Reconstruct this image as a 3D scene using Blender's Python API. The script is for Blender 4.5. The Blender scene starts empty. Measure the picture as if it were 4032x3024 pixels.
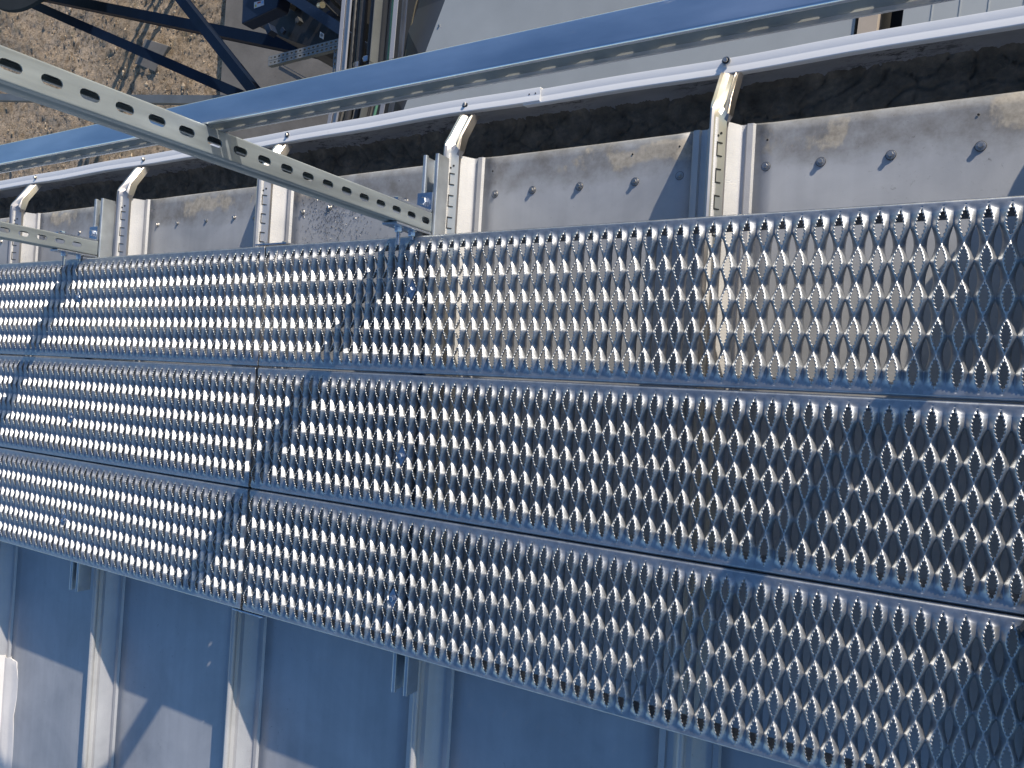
import bpy, math, random
import numpy as np
from mathutils import Vector, Matrix, Euler
rad = math.radians
random.seed(7); rng = np.random.default_rng(11)
S = bpy.context.scene
C = S.collection

# ---------------------------------------------------------------- camera, sky, sun, exposure
cam = bpy.data.cameras.new("camera"); camo = bpy.data.objects.new("camera", cam); C.objects.link(camo)
cam.sensor_fit = 'HORIZONTAL'; cam.sensor_width = 36.0
cam.lens = 36.0 * 3027.68 / 4032.0
cam.clip_start = 0.02; cam.clip_end = 2000
camo.rotation_mode = 'XYZ'
camo.rotation_euler = (rad(2.7252), rad(30.4626), rad(3.9227))
camo.location = (1.2172, 0.1212, 1.3216)
S.camera = camo

SUN_EL, SUN_AZ = 16.3, math.degrees(math.atan2(0.59, 0.81))     # azimuth measured from +Y towards +X
w = bpy.data.worlds.new("World"); S.world = w; w.use_nodes = True
nt = w.node_tree; nt.nodes.clear()
out = nt.nodes.new('ShaderNodeOutputWorld'); bg = nt.nodes.new('ShaderNodeBackground'); sky = nt.nodes.new('ShaderNodeTexSky')
sky.sky_type = 'NISHITA'; sky.sun_disc = False
sky.sun_elevation = rad(SUN_EL); sky.sun_rotation = rad(SUN_AZ)
sky.air_density = 1.0; sky.dust_density = 0.3; sky.ozone_density = 1.3
bg.inputs['Strength'].default_value = 0.13
hs = nt.nodes.new('ShaderNodeHueSaturation'); hs.inputs['Saturation'].default_value = 1.25; hs.inputs['Hue'].default_value = .510
nt.links.new(sky.outputs[0], hs.inputs['Color']); nt.links.new(hs.outputs[0], bg.inputs[0]); nt.links.new(bg.outputs[0], out.inputs[0])

sl = bpy.data.lights.new("sun", 'SUN'); so = bpy.data.objects.new("sun", sl); C.objects.link(so)
sl.energy = 4.4; sl.angle = rad(0.53); sl.color = (1.0, 0.905, 0.78)
az = rad(SUN_AZ); el = rad(SUN_EL)
sd = Vector((math.sin(az)*math.cos(el), math.cos(az)*math.cos(el), math.sin(el)))
so.rotation_euler = sd.to_track_quat('Z', 'Y').to_euler()
so.location = (20, 27, 12)

S.view_settings.view_transform = 'Standard'; S.view_settings.look = 'None'
S.view_settings.exposure = 0.30; S.view_settings.gamma = 1.0
S.render.resolution_x = 1024; S.render.resolution_y = 768
S.render.engine = 'CYCLES'

# ---------------------------------------------------------------- materials
def newmat(name):
    m = bpy.data.materials.new(name); m.use_nodes = True
    n = m.node_tree; n.nodes.clear()
    o = n.nodes.new('ShaderNodeOutputMaterial'); b = n.nodes.new('ShaderNodeBsdfPrincipled')
    n.links.new(b.outputs[0], o.inputs[0])
    return m, n, b
def N(n, t, **k):
    x = n.nodes.new(t)
    for a, v in k.items():
        if a in x.inputs: x.inputs[a].default_value = v
        else: setattr(x, a, v)
    return x
def coords(n, scale=(1, 1, 1)):
    g = n.nodes.new('ShaderNodeNewGeometry'); mp = n.nodes.new('ShaderNodeMapping')
    mp.inputs['Scale'].default_value = scale
    n.links.new(g.outputs['Position'], mp.inputs['Vector']); return mp.outputs[0]
def ramp(n, src, stops, interp='LINEAR'):
    r = n.nodes.new('ShaderNodeValToRGB'); r.color_ramp.interpolation = interp
    e = r.color_ramp.elements
    while len(e) > 1: e.remove(e[-1])
    e[0].position = stops[0][0]; e[0].color = col(stops[0][1])
    for p, c in stops[1:]:
        x = e.new(p); x.color = col(c)
    n.links.new(src, r.inputs[0]); return r.outputs[0]
def col(c):
    if isinstance(c, (int, float)): return (c, c, c, 1)
    return (*c, 1)
def noise(n, vec, sc, det=4, rough=.55, dist=0):
    x = n.nodes.new('ShaderNodeTexNoise'); x.inputs['Scale'].default_value = sc
    x.inputs['Detail'].default_value = det; x.inputs['Roughness'].default_value = rough
    x.inputs['Distortion'].default_value = dist
    n.links.new(vec, x.inputs['Vector']); return x.outputs[0]
def mixc(n, fac, a, b, mode='MIX'):
    x = n.nodes.new('ShaderNodeMix'); x.data_type = 'RGBA'; x.blend_type = mode
    for s, i in ((fac, 0), (a, 6), (b, 7)):
        if isinstance(s, (int, float)) and i == 0: x.inputs[0].default_value = s
        elif isinstance(s, (tuple, int, float)): x.inputs[i].default_value = col(s)
        else: n.links.new(s, x.inputs[i])
    return x.outputs[2]
def math_(n, op, a, b=None, clamp=False):
    x = n.nodes.new('ShaderNodeMath'); x.operation = op; x.use_clamp = clamp
    for i, s in enumerate((a, b)):
        if s is None: continue
        if isinstance(s, (int, float)): x.inputs[i].default_value = s
        else: n.links.new(s, x.inputs[i])
    return x.outputs[0]
def bump(n, b, h, strength, dist=.001):
    x = n.nodes.new('ShaderNodeBump'); x.inputs['Strength'].default_value = strength; x.inputs['Distance'].default_value = dist
    n.links.new(h, x.inputs['Height']); n.links.new(x.outputs[0], b.inputs['Normal'])

def metal(name, c, rough, metallic=1.0, var=.12, sc=25, stretch=(1, 1, 1), bumpy=.15, spangle=0, dirt=0, dirtc=(.05, .045, .04), fine=300):
    m, n, b = newmat(name)
    v = coords(n, stretch)
    a = noise(n, v, sc, 5, .6)
    lo = tuple(x*(1-var) for x in c); hi = tuple(min(1, x*(1+var)) for x in c)
    cc = ramp(n, a, [(.3, lo), (.7, hi)])
    if spangle:
        vo = n.nodes.new('ShaderNodeTexVoronoi'); vo.inputs['Scale'].default_value = spangle
        n.links.new(v, vo.inputs['Vector'])
        sep = n.nodes.new('ShaderNodeSeparateColor'); n.links.new(vo.outputs['Color'], sep.inputs[0])
        cc = mixc(n, .5, cc, ramp(n, sep.outputs[0], [(0, tuple(x*.8 for x in c)), (1, tuple(min(1, x*1.15) for x in c))]))
    if dirt:
        d = ramp(n, noise(n, v, sc*.6, 8, .72, .3), [(.62-dirt*.3, 0), (.72-dirt*.2, 1)])
        cc = mixc(n, d, cc, dirtc)
        mm = math_(n, 'MULTIPLY', math_(n, 'SUBTRACT', 1.0, math_(n, 'MULTIPLY', d, .8)), metallic)
        n.links.new(mm, b.inputs['Metallic'])
    else: b.inputs['Metallic'].default_value = metallic
    n.links.new(cc, b.inputs['Base Color'])
    f = noise(n, v, fine, 3, .6)
    r = ramp(n, a, [(.25, rough*.85), (.75, min(1, rough*1.2))]); n.links.new(r, b.inputs['Roughness'])
    bump(n, b, f, bumpy, .0004)
    return m

M = {}
M['galv'] = metal('galvanised_grating', (.50, .51, .52), .44, metallic=.93, var=.12, sc=30, spangle=160, bumpy=.35, fine=700)
M['galv_smooth'] = metal('galvanised_rail', (.80, .82, .85), .32, var=.14, sc=16, stretch=(.22, 1, 1), bumpy=.14, dirt=.10, dirtc=(.62, .64, .66))
M['galv_post'] = metal('galvanised_post', (.35, .385, .40), .46, metallic=.75, var=.22, sc=30, stretch=(1, 1, .12), bumpy=.12)
M['galv_rail'] = metal('galvanised_support', (.56, .59, .61), .38, metallic=.8, var=.14, sc=20)
M['dull_zinc'] = metal('dull_zinc', (.40, .41, .38), .55, metallic=.35, var=.15, sc=14)
M['zinc'] = metal('zinc_plated_bolt', (.55, .585, .64), .28, var=.08, sc=40, bumpy=.05)
M['stainless'] = metal('stainless_strap', (.60, .55, .50), .33, var=.07, sc=30, stretch=(1, .2, 1), bumpy=.08)
M['screw'] = metal('screw_steel', (.52, .50, .47), .38, var=.15, sc=80, bumpy=.1)
M['black'] = newmat('black_gap')[0]; M['black'].node_tree.nodes['Principled BSDF'].inputs['Base Color'].default_value = (.006, .006, .006, 1)

def roof_mat(name, mud, emboss, c=(.51, .515, .52), rough=.56, met=.45):
    m, n, b = newmat(name)
    v = coords(n)
    a = noise(n, v, 5, 6, .62, .4)
    cc = ramp(n, a, [(.3, tuple(x*.80 for x in c)), (.55, c), (.75, tuple(x*1.14 for x in c))])
    # long faint streaks down the slope
    st = noise(n, coords(n, (30, 1.2, 30)), 1.4, 3, .5)
    cc = mixc(n, .14, cc, ramp(n, st, [(.35, tuple(x*.75 for x in c)), (.65, tuple(x*1.15 for x in c))]))
    grime = ramp(n, noise(n, v, 90, 10, .8, .5), [(.60, 0), (.70, 1)])
    gmask = ramp(n, noise(n, v, 3.1, 3, .5), [(.40, .1), (.64, .9)])
    g = math_(n, 'MULTIPLY', grime, gmask)
    cc = mixc(n, g, cc, (.045, .042, .038))
    metalness = math_(n, 'SUBTRACT', met, math_(n, 'MULTIPLY', g, .8))
    if mud:
        sx = n.nodes.new('ShaderNodeSeparateXYZ'); ge = n.nodes.new('ShaderNodeNewGeometry'); n.links.new(ge.outputs['Position'], sx.inputs[0])
        # grey-brown dried silt near the eave edge, patchy along the eave
        y = sx.outputs[1]
        wob = math_(n, 'MULTIPLY', math_(n, 'SUBTRACT', noise(n, v, 11, 10, .68), .5), .13)
        yy = math_(n, 'ADD', y, wob)
        band = ramp(n, yy, [(.600, 0), (.612, 1), (.640, 1), (.654, 0)])
        pm = ramp(n, noise(n, coords(n, (1, .5, 1)), 3.9, 12, .66, .1), [(.50, 0), (.53, .85)])
        mk = math_(n, 'MULTIPLY', band, pm)
        halo = math_(n, 'MULTIPLY', ramp(n, yy, [(.56, 0), (.60, .75), (.70, .85)]), ramp(n, noise(n, v, 14, 6, .7), [(.35, .25), (.65, 1)]))
        cc = mixc(n, halo, cc, (.16, .145, .125))
        tan = ramp(n, noise(n, v, 60, 6, .7), [(.3, (.30, .26, .20)), (.5, (.46, .40, .31)), (.7, (.60, .53, .42))])
        cc = mixc(n, mk, cc, tan)
        metalness = math_(n, 'MULTIPLY', metalness, math_(n, 'SUBTRACT', 1.0, math_(n, 'MAXIMUM', mk, math_(n, 'MULTIPLY', halo, .6))))
        # dark algae beside the standing seams is part of grime
    n.links.new(cc, b.inputs['Base Color']); n.links.new(metalness, b.inputs['Metallic'])
    n.links.new(ramp(n, a, [(.2, rough*.9), (.8, rough*1.25)]), b.inputs['Roughness'])
    if emboss:
        bump(n, b, noise(n, v, 420, 2, .5), .55, .0010)
    else:
        bump(n, b, noise(n, v, 240, 5, .7), .14, .0008)
    return m
M['pan'] = roof_mat('aluminium_pan', True, False)
M['seam'] = roof_mat('aluminium_seam', False, True, (.60, .59, .58), .55, .5)

def paint(name, c, rough=.35, var=.06, sc=6, spots=0, spotc=(.3, .3, .3), coat=0, bmp=.05, metallic=0):
    m, n, b = newmat(name)
    v = coords(n); a = noise(n, v, sc, 5, .6)
    cc = ramp(n, a, [(.3, tuple(x*(1-var) for x in c)), (.7, tuple(min(1, x*(1+var)) for x in c))])
    if spots:
        cc = mixc(n, ramp(n, noise(n, v, sc*9, 6, .75, .3), [(.72-spots, 0), (.78-spots, 1)]), cc, spotc)
    n.links.new(cc, b.inputs['Base Color']); b.inputs['Roughness'].default_value = rough
    b.inputs['Metallic'].default_value = metallic
    if 'frame_blue' in name or 'tank' in name: b.inputs['Specular IOR Level'].default_value = .15
    if coat: b.inputs['Coat Weight'].default_value = coat
    bump(n, b, noise(n, v, 120, 4, .6), bmp, .001)
    return m
M['white'] = paint('white_coated_sheet', (.80, .80, .80), .38, .03, 4, .02, (.25, .23, .2))
M['whitemembrane'] = paint('white_sealant', (.78, .75, .72), .5, .06, 12, .05, (.4, .36, .33), bmp=.5)
M['shadedstrut'] = paint('shaded_strut_zinc', (.24, .25, .25), .55, .1, 6, metallic=.3)  # strut lies in shade; that shade is put into this darker colour
M['blue'] = paint('blue_machine_paint', (.004, .014, .042), .5, .2, 3, .08, (.10, .14, .20))
M['darkgrey'] = paint('dark_grey_paint', (.05, .052, .055), .5, .2, 3)
M['tankgrey'] = paint('tank_grey', (.03, .034, .036), .85, .2, 2)
M['darkblue'] = paint('frame_blue_paint', (.003, .010, .028), .55, .25, 3, .06, (.02, .03, .05))
M['greysteel'] = paint('grey_steel', (.20, .21, .21), .5, .15, 4, .03, (.4, .4, .4), metallic=.4)
M['shadedtray'] = paint('shaded_tray_steel', (.34, .35, .39), .45, .05, 4)  # pale flanges lying in shade, greyed in the colour itself
M['shadedcover'] = paint('shaded_cover_sheet', (.07, .082, .10), .65, .12, 2, .02, (.16, .15, .13))  # shade on the left of the clad cover, put into the sheet colour
M['zincroof'] = paint('weathered_zinc_cladding', (.47, .49, .485), .55, .10, 1.6, .03, (.22, .23, .23), metallic=.35)
M['beige'] = paint('beige_coating', (.50, .42, .34), .5, .08, 6)
M['cable'] = paint('black_cable_sheath', (.05, .05, .052), .5, .2, 10)
M['cable2'] = paint('grey_cable_sheath', (.13, .125, .115), .55, .2, 10)
M['green'] = paint('green_cable_sheath', (.10, .24, .16), .5, .1, 10)
M['rubber'] = paint('black_rubber', (.012, .012, .013), .45, .2, 20)
M['red'] = paint('red_plastic', (.45, .07, .03), .4, .1, 8)
M['yellow'] = paint('yellow_label', (.6, .45, .03), .5, .05, 8)
M['lightblue'] = paint('light_blue_label', (.25, .45, .75), .5, .05, 8)
M['plasticwhite'] = paint('white_label', (.62, .62, .62), .5, .06, 20)
M['rust'] = paint('yellowish_sealant', (.30, .24, .15), .7, .2, 14)

# gutter inside: dirty coated sheet
m, n, b = newmat('gutter_inside'); v = coords(n, (.45, 1, 1))
base = ramp(n, noise(n, v, 14, 5, .6), [(.3, (.28, .275, .27)), (.7, (.44, .43, .42))])
sp = ramp(n, noise(n, v, 70, 9, .82, .4), [(.50, 0), (.58, 1)])
ms = ramp(n, noise(n, coords(n, (.6, 1, 1)), 5, 3, .5), [(.42, 0), (.6, 1)])
n.links.new(mixc(n, math_(n, 'MULTIPLY', sp, ms), base, (.018, .017, .018)), b.inputs['Base Color'])
b.inputs['Roughness'].default_value = .6; bump(n, b, noise(n, v, 200, 4, .6), .2, .001); M['gutterin'] = m
# gutter silt
m, n, b = newmat('gutter_silt'); v = coords(n)
n.links.new(ramp(n, noise(n, v, 22, 7, .65), [(.3, (.11, .095, .07)), (.55, (.22, .19, .145)), (.75, (.36, .31, .23))]), b.inputs['Base Color'])
b.inputs['Roughness'].default_value = .9; bump(n, b, noise(n, v, 160, 8, .8), .8, .004); M['silt'] = m
# soil
m, n, b = newmat('soil'); v = coords(n)
a = noise(n, v, 1.1, 6, .65, .3); c2 = noise(n, v, 11, 8, .75)
cc = ramp(n, a, [(.32, (.38, .285, .185)), (.5, (.50, .385, .27)), (.68, (.60, .47, .34))])
cc = mixc(n, ramp(n, c2, [(.41, .9), (.51, 0)]), cc, (.22, .16, .10))
cc = mixc(n, math_(n, 'MULTIPLY', ramp(n, noise(n, v, 2.3, 5, .6), [(.58, 0), (.66, .55)]), ramp(n, c2, [(.4, 0), (.6, 1)])), cc, (.12, .11, .045))
n.links.new(cc, b.inputs['Base Color']); b.inputs['Roughness'].default_value = .95
bump(n, b, noise(n, v, 15, 9, .8), 1.0, .06); M['soil'] = m
m, n, b = newmat('stone'); v = coords(n)
n.links.new(ramp(n, noise(n, v, 4, 3, .6), [(.3, (.28, .21, .14)), (.7, (.60, .48, .34))]), b.inputs['Base Color']); b.inputs['Roughness'].default_value = .9; M['stone'] = m
m, n, b = newmat('concrete'); v = coords(n)
cc = ramp(n, noise(n, v, 1.4, 7, .65), [(.3, (.135, .125, .115)), (.7, (.22, .205, .19))])
cc = mixc(n, ramp(n, noise(n, v, 12, 6, .7), [(.66, 0), (.72, .6)]), cc, (.08, .075, .07))
n.links.new(cc, b.inputs['Base Color']); b.inputs['Roughness'].default_value = .85; bump(n, b, noise(n, v, 30, 6, .7), .3, .01); M['concrete'] = m

# ---------------------------------------------------------------- helpers
def link(name, verts, faces, mat, parent=None, smooth=None, solid=0, offset=0, bevel=0):
    me = bpy.data.meshes.new(name); me.from_pydata([tuple(v) for v in verts], [], faces); me.update()
    o = bpy.data.objects.new(name, me); C.objects.link(o)
    if mat: me.materials.append(mat)
    if parent: o.parent = parent; o.matrix_parent_inverse = Matrix.Translation(parent.location).inverted() @ Matrix.Identity(4)
    if smooth is not None:
        me.shade_smooth(); me.set_sharp_from_angle(angle=rad(smooth))
    if bevel:
        d = o.modifiers.new('b', 'BEVEL'); d.width = bevel; d.segments = 2; d.limit_method = 'ANGLE'; d.angle_limit = rad(40)
    if solid:
        d = o.modifiers.new('s', 'SOLIDIFY'); d.thickness = solid; d.offset = offset
        if smooth is not None:
            e = o.modifiers.new('e', 'EDGE_SPLIT'); e.split_angle = rad(smooth)
    return o
def tag(o, label=None, cat=None, group=None, kind=None):
    if label: o['label'] = label
    if cat: o['category'] = cat
    if group: o['group'] = group
    if kind: o['kind'] = kind
    return o
def thing(name, loc, label, cat, group=None):
    o = bpy.data.objects.new(name, None); C.objects.link(o); o.location = loc; o.empty_display_size = .05
    return tag(o, label, cat, group)
class MB:
    def __init__(s): s.v = []; s.f = []
    def add(s, v, f):
        k = len(s.v); s.v += [tuple(p) for p in v]; s.f += [tuple(i+k for i in q) for q in f]; return s
    def box(s, c, d, R=None):
        c = Vector(c); vs = []
        for x in (-.5, .5):
            for y in (-.5, .5):
                for z in (-.5, .5):
                    p = Vector((x*d[0], y*d[1], z*d[2])); p = R @ p if R else p; vs.append(c+p)
        return s.add(vs, [(0, 1, 3, 2), (4, 6, 7, 5), (0, 4, 5, 1), (2, 3, 7, 6), (0, 2, 6, 4), (1, 5, 7, 3)])
    def beam(s, a, b, wd, ht, up=(0, 0, 1)):
        a = Vector(a); b = Vector(b); d = (b-a); L = d.length; x = d.normalized(); z = Vector(up); y = z.cross(x).normalized(); z = x.cross(y)
        R = Matrix((x, y, z)).transposed()
        return s.box((a+b)/2, (L, wd, ht), R)
    def cyl(s, a, b, r, n=16, r2=None, cap=True):
        a = Vector(a); b = Vector(b); x = (b-a).normalized(); t = Vector((0, 0, 1)) if abs(x.z) < .9 else Vector((1, 0, 0))
        y = x.cross(t).normalized(); z = x.cross(y); r2 = r if r2 is None else r2; vs = []
        for p, q in ((a, r), (b, r2)):
            for i in range(n):
                an = 2*math.pi*i/n; vs.append(p+(y*math.cos(an)+z*math.sin(an))*q)
        fs = [(i, (i+1) % n, n+(i+1) % n, n+i) for i in range(n)]
        if cap: fs += [tuple(range(n))[::-1], tuple(range(n, 2*n))]
        return s.add(vs, fs)
    def tube(s, pts, r, n=10, ribs=0):
        pts = [Vector(p) for p in pts]; rings = []
        for i, p in enumerate(pts):
            d = (pts[min(i+1, len(pts)-1)]-pts[max(i-1, 0)]).normalized()
            t = Vector((1, 0, 0)); y = d.cross(t).normalized(); z = d.cross(y)
            rr = r*(1+ribs*(i % 2))
            rings.append([p+(y*math.cos(2*math.pi*k/n)+z*math.sin(2*math.pi*k/n))*rr for k in range(n)])
        vs = [v for q in rings for v in q]; fs = []
        for i in range(len(rings)-1):
            for k in range(n): fs.append((i*n+k, i*n+(k+1) % n, (i+1)*n+(k+1) % n, (i+1)*n+k))
        return s.add(vs, fs)
    def prism(s, prof, a0, a1, axis='x', steps=1, close=False):
        """extrude a polyline profile along an axis; prof is 2D in the remaining axes"""
        n_ = len(prof); vs = []
        for i in range(steps+1):
            t = a0+(a1-a0)*i/steps
            for p in prof:
                vs.append({'x': (t, p[0], p[1]), 'y': (p[0], t, p[1]), 'z': (p[0], p[1], t)}[axis])
        fs = []; m_ = n_ if close else n_-1
        for i in range(steps):
            for k in range(m_):
                a = i*n_+k; b2 = i*n_+(k+1) % n_; fs.append((a, b2, b2+n_, a+n_))
        if close: fs += [tuple(range(n_))[::-1], tuple(range(steps*n_, steps*n_+n_))]
        return s.add(vs, fs)
    def build(s, name, mat, parent=None, **k): return link(name, s.v, s.f, mat, parent, **k)
def arc_profile(pts, r, n=4):
    """round the inner corners of a polyline"""
    o = [Vector(pts[0])]
    for i in range(1, len(pts)-1):
        p, a, b2 = Vector(pts[i]), Vector(pts[i-1]), Vector(pts[i+1])
        u = (a-p).normalized(); v2 = (b2-p).normalized(); rr = min(r, (a-p).length*.45, (b2-p).length*.45)
        for k in range(n+1):
            t = k/n; o.append((p+u*rr)*(1-t)**2+p*2*t*(1-t)+(p+v2*rr)*t**2)
    o.append(Vector(pts[-1])); return [tuple(q) for q in o]
def slot_strip(L, W, pitch, first, sl_, sw, at):
    """flat strip with rounded slots; at(u,v)->3D; u along length, v across (-W/2..W/2)"""
    mb = MB(); u = 0.0; cells = []
    n_slots = int((L-first-pitch/2)/pitch)+1
    starts = [first+i*pitch for i in range(n_slots)]
    cur = 0.0
    for s0 in starts:
        a, b2 = s0-pitch/2, s0+pitch/2
        if a < cur: a = cur
        if b2 > L: b2 = L
        if a > cur+1e-6: mb.add([at(cur, -W/2), at(a, -W/2), at(a, W/2), at(cur, W/2)], [(0, 1, 2, 3)])
        hu, hl = (a-s0, b2-s0), W/2
        if hu[0] > -sl_/2-.001 or hu[1] < sl_/2+.001:
            mb.add([at(a, -W/2), at(b2, -W/2), at(b2, W/2), at(a, W/2)], [(0, 1, 2, 3)]); cur = b2; continue
        hole = []; r = sw/2; k = 7
        for i in range(k): an = -math.pi/2+math.pi*i/(k-1); hole.append((sl_/2-r+r*math.cos(an), r*math.sin(an)))
        for i in range(k): an = math.pi/2+math.pi*i/(k-1); hole.append((-sl_/2+r+r*math.cos(an), r*math.sin(an)))
        # outer ring: walk the rectangle with the same number of points
        rect = [(hu[1], -hl)]+[(hu[1], -hl+2*hl*i/(k-1)) for i in range(1, k-1)]+[(hu[1], hl)]
        rect += [(hu[0], hl)]+[(hu[0], hl-2*hl*i/(k-1)) for i in range(1, k-1)]+[(hu[0], -hl)]
        nn = len(hole); vs = [at(s0+p[0], p[1]) for p in hole]+[at(s0+p[0], p[1]) for p in rect]
        mb.add(vs, [(i, nn+i, nn+(i+1) % nn, (i+1) % nn) for i in range(nn)])
        cur = b2
    if cur < L-1e-6: mb.add([at(cur, -W/2), at(L, -W/2), at(L, W/2), at(cur, W/2)], [(0, 1, 2, 3)])
    return mb
def hexprism(mb, c, axis, r, h, twist=0):
    ax = Vector(axis).normalized(); t = Vector((0, 0, 1)) if abs(ax.z) < .9 else Vector((1, 0, 0))
    y = ax.cross(t).normalized(); z = ax.cross(y); c = Vector(c); vs = []
    for hh, k in ((0, 1), (h*.82, 1), (h, .86)):
        for i in range(6):
            a = twist+i*math.pi/3; vs.append(c+ax*hh+(y*math.cos(a)+z*math.sin(a))*r*k)
    fs = [(i+6*j, (i+1) % 6+6*j, (i+1) % 6+6*(j+1), i+6*(j+1)) for j in range(2) for i in range(6)]+[tuple(range(12, 18)), tuple(range(6))[::-1]]
    return mb.add(vs, fs)

# ---------------------------------------------------------------- roof below the walkway
H = -0.150                                   # pan level
EAVE = 0.660
SEAMX = [2.662, 2.05, 1.438, .8245, .214, -.3984, -1.027, -1.652, -2.28, -2.90, -3.52]
YB = -6.0
roof = thing('metal_roof', (0, 0, H), 'grey aluminium standing seam roof sheeting underneath the grating walkway', 'roof')
def seam_profile(x):
    p = [(-.094, 0), (-.091, .005), (-.080, .006), (-.077, .0012), (-.068, .0012), (-.064, .002), (-.043, .034), (-.038, .037), (-.0360, .0475)]
    for i in range(9):
        a = rad(232-i*35.5); p.append((-.0345+.0066*math.cos(a), .0555+.0078*math.sin(a)))
    p += [(-.0330, .0475), (-.030, .037), (-.0205, .034), (-.001, .003), (.002, .0012), (.0105, .0012), (.0135, .0062), (.0235, .0062), (.027, 0)]
    return [(x+a, H+b2) for a, b2 in p]
for i, x in enumerate(SEAMX):
    mb = MB(); mb.prism(seam_profile(x), EAVE, YB, 'y', 1)
    mb.build('standing_seam', M['seam'], roof, smooth=40, solid=.0016, offset=0)
SCR = {.8245: [.046, .143, .265, .397, .492], .214: [.060, .152, .270, .402, .495], -.3984: [.062, .166, .285, .41, .50], -1.027: [.078, .175, .308, .429, .51]}
for i in range(len(SEAMX)-1):
    xr, xl = SEAMX[i], SEAMX[i+1]
    x0, x1 = xl+.027, xr-.094
    ny = 14; nx = 14; vs = []
    ys = [EAVE, EAVE-.004, EAVE-.02, EAVE-.05, .55, .4, .2, 0, -.3, -.7, -1.2, -2, -4, YB]
    for y in ys:
        for k in range(nx+1):
            t = k/nx; x = x0+(x1-x0)*t
            z = H-.0008+.0035*math.sin(math.pi*t)*math.sin(4*y+i)*.6-(.004 if y == EAVE else 0)
            vs.append((x, y, z if 0 < k < nx else H-.0008))
    fs = [(a*(nx+1)+k, a*(nx+1)+k+1, (a+1)*(nx+1)+k+1, (a+1)*(nx+1)+k) for a in range(len(ys)-1) for k in range(nx)]
    pan = link('roof_pan', vs, fs, M['pan'], roof, smooth=60)
    pan.modifiers.new('s', 'SOLIDIFY').thickness = .0014
    if -2.3 < xl < 1.5:
        for k, dx in enumerate(SCR.get(xl, [.06, .155, .275, .40, .495])):
            mb = MB(); c = (xl+dx+rng.uniform(-.006, .006), .575+rng.uniform(-.004, .004), H)
            mb.cyl((c[0], c[1], c[2]+.0006), (c[0], c[1], c[2]+.0018), .0082, 18, .0076)
            mb.cyl((c[0], c[1], c[2]+.0018), (c[0], c[1], c[2]+.0028), .0062, 18, .0060)
            hexprism(mb, (c[0], c[1], c[2]+.0028), (0, 0, 1), .0045, .0042, rng.uniform(0, 1))
            s_ = mb.build('screw', M['screw'], roof, smooth=35)
            MB().cyl((c[0], c[1], c[2]-.0002), (c[0], c[1], c[2]+.0007), .0087, 20).build('gasket', M['black'], s_)
        for k, (dx, dy) in enumerate(((.05, .627), (.39, .629), (.49, .634))):
            mb = MB(); mb.cyl((xl+dx, dy, H+.0004), (xl+dx, dy, H+.0012), .0022, 10, .0012)
            mb.build('drill_hole', M['black'], roof)

# white sealed patch over the far left seam
vs = []; x0 = -1.652
prof = [(-.094, .003), (-.080, .009), (-.066, .006), (-.044, .037), (-.042, .050), (-.034, .068), (-.028, .067), (-.021, .050), (-.0195, .037), (.000, .006), (.012, .009), (.024, .0095), (.036, .003), (.060, .0035), (.082, .0025)]
ys = [-.905, -.912, -.93, -.97, -1.03, -1.1, -1.2, -1.35, -1.6, -2.0]
for j, y in enumerate(ys):
    for k, (a, b2) in enumerate(prof):
        e = 0
        if k >= 13: e = [-.030, -.014, -.004, .0, .001, -.006, -.004, -.002, -.002, 0][j]+.003*math.sin(j*2.3)
        yy = y+(.004*math.sin(k*1.7)+(.012 if k < 3 else 0) if j == 0 else 0)
        vs.append((x0+a+e, yy, H+b2+(.0015*math.sin(k*3+j*2) if k > 11 else 0)))
np_ = len(prof)
fs = [(j*np_+k, j*np_+k+1, (j+1)*np_+k+1, (j+1)*np_+k) for j in range(len(ys)-1) for k in range(np_-1)]
pt = link('sealant_patch', vs, fs, M['whitemembrane'], roof, smooth=70, solid=.002, offset=1)

# metal shavings lying on one pan
mb = MB()
for i in range(620):
    u = rng.normal(0, 1); vv = rng.normal(0, 1)
    x = -.225+.065*u+.02*vv; y = .555-.020*u+.030*vv
    if rng.random() < .25: x = rng.uniform(-.33, -.03); y = rng.uniform(.46, .60)
    if not (-.365 < x < .15 and .44 < y < .63): continue
    L = rng.uniform(.0012, .0042); a = rng.uniform(0, math.pi); wd = rng.uniform(.0006, .0014)
    R = Euler((rng.uniform(-.7, .7), rng.uniform(-.7, .7), a)).to_matrix()
    mb.box((x, y, H+.0014), (L, wd, .0006), R)
sh = mb.build('metal_shavings', metal('shaving_metal', (.30, .29, .28), .3, var=.5, sc=300))
tag(sh, 'dark and shiny drilling swarf scattered over one roof pan beside the slotted post', 'metal shavings', kind='stuff')

# ---------------------------------------------------------------- wall of the building below the eave
mb = MB(); mb.box((0, .30, -3.65), (14, .2, 6.6))
wl = mb.build('building_wall', M['greysteel']); tag(wl, 'plain grey metal building wall standing under the eave and gutter', 'wall')

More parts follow.
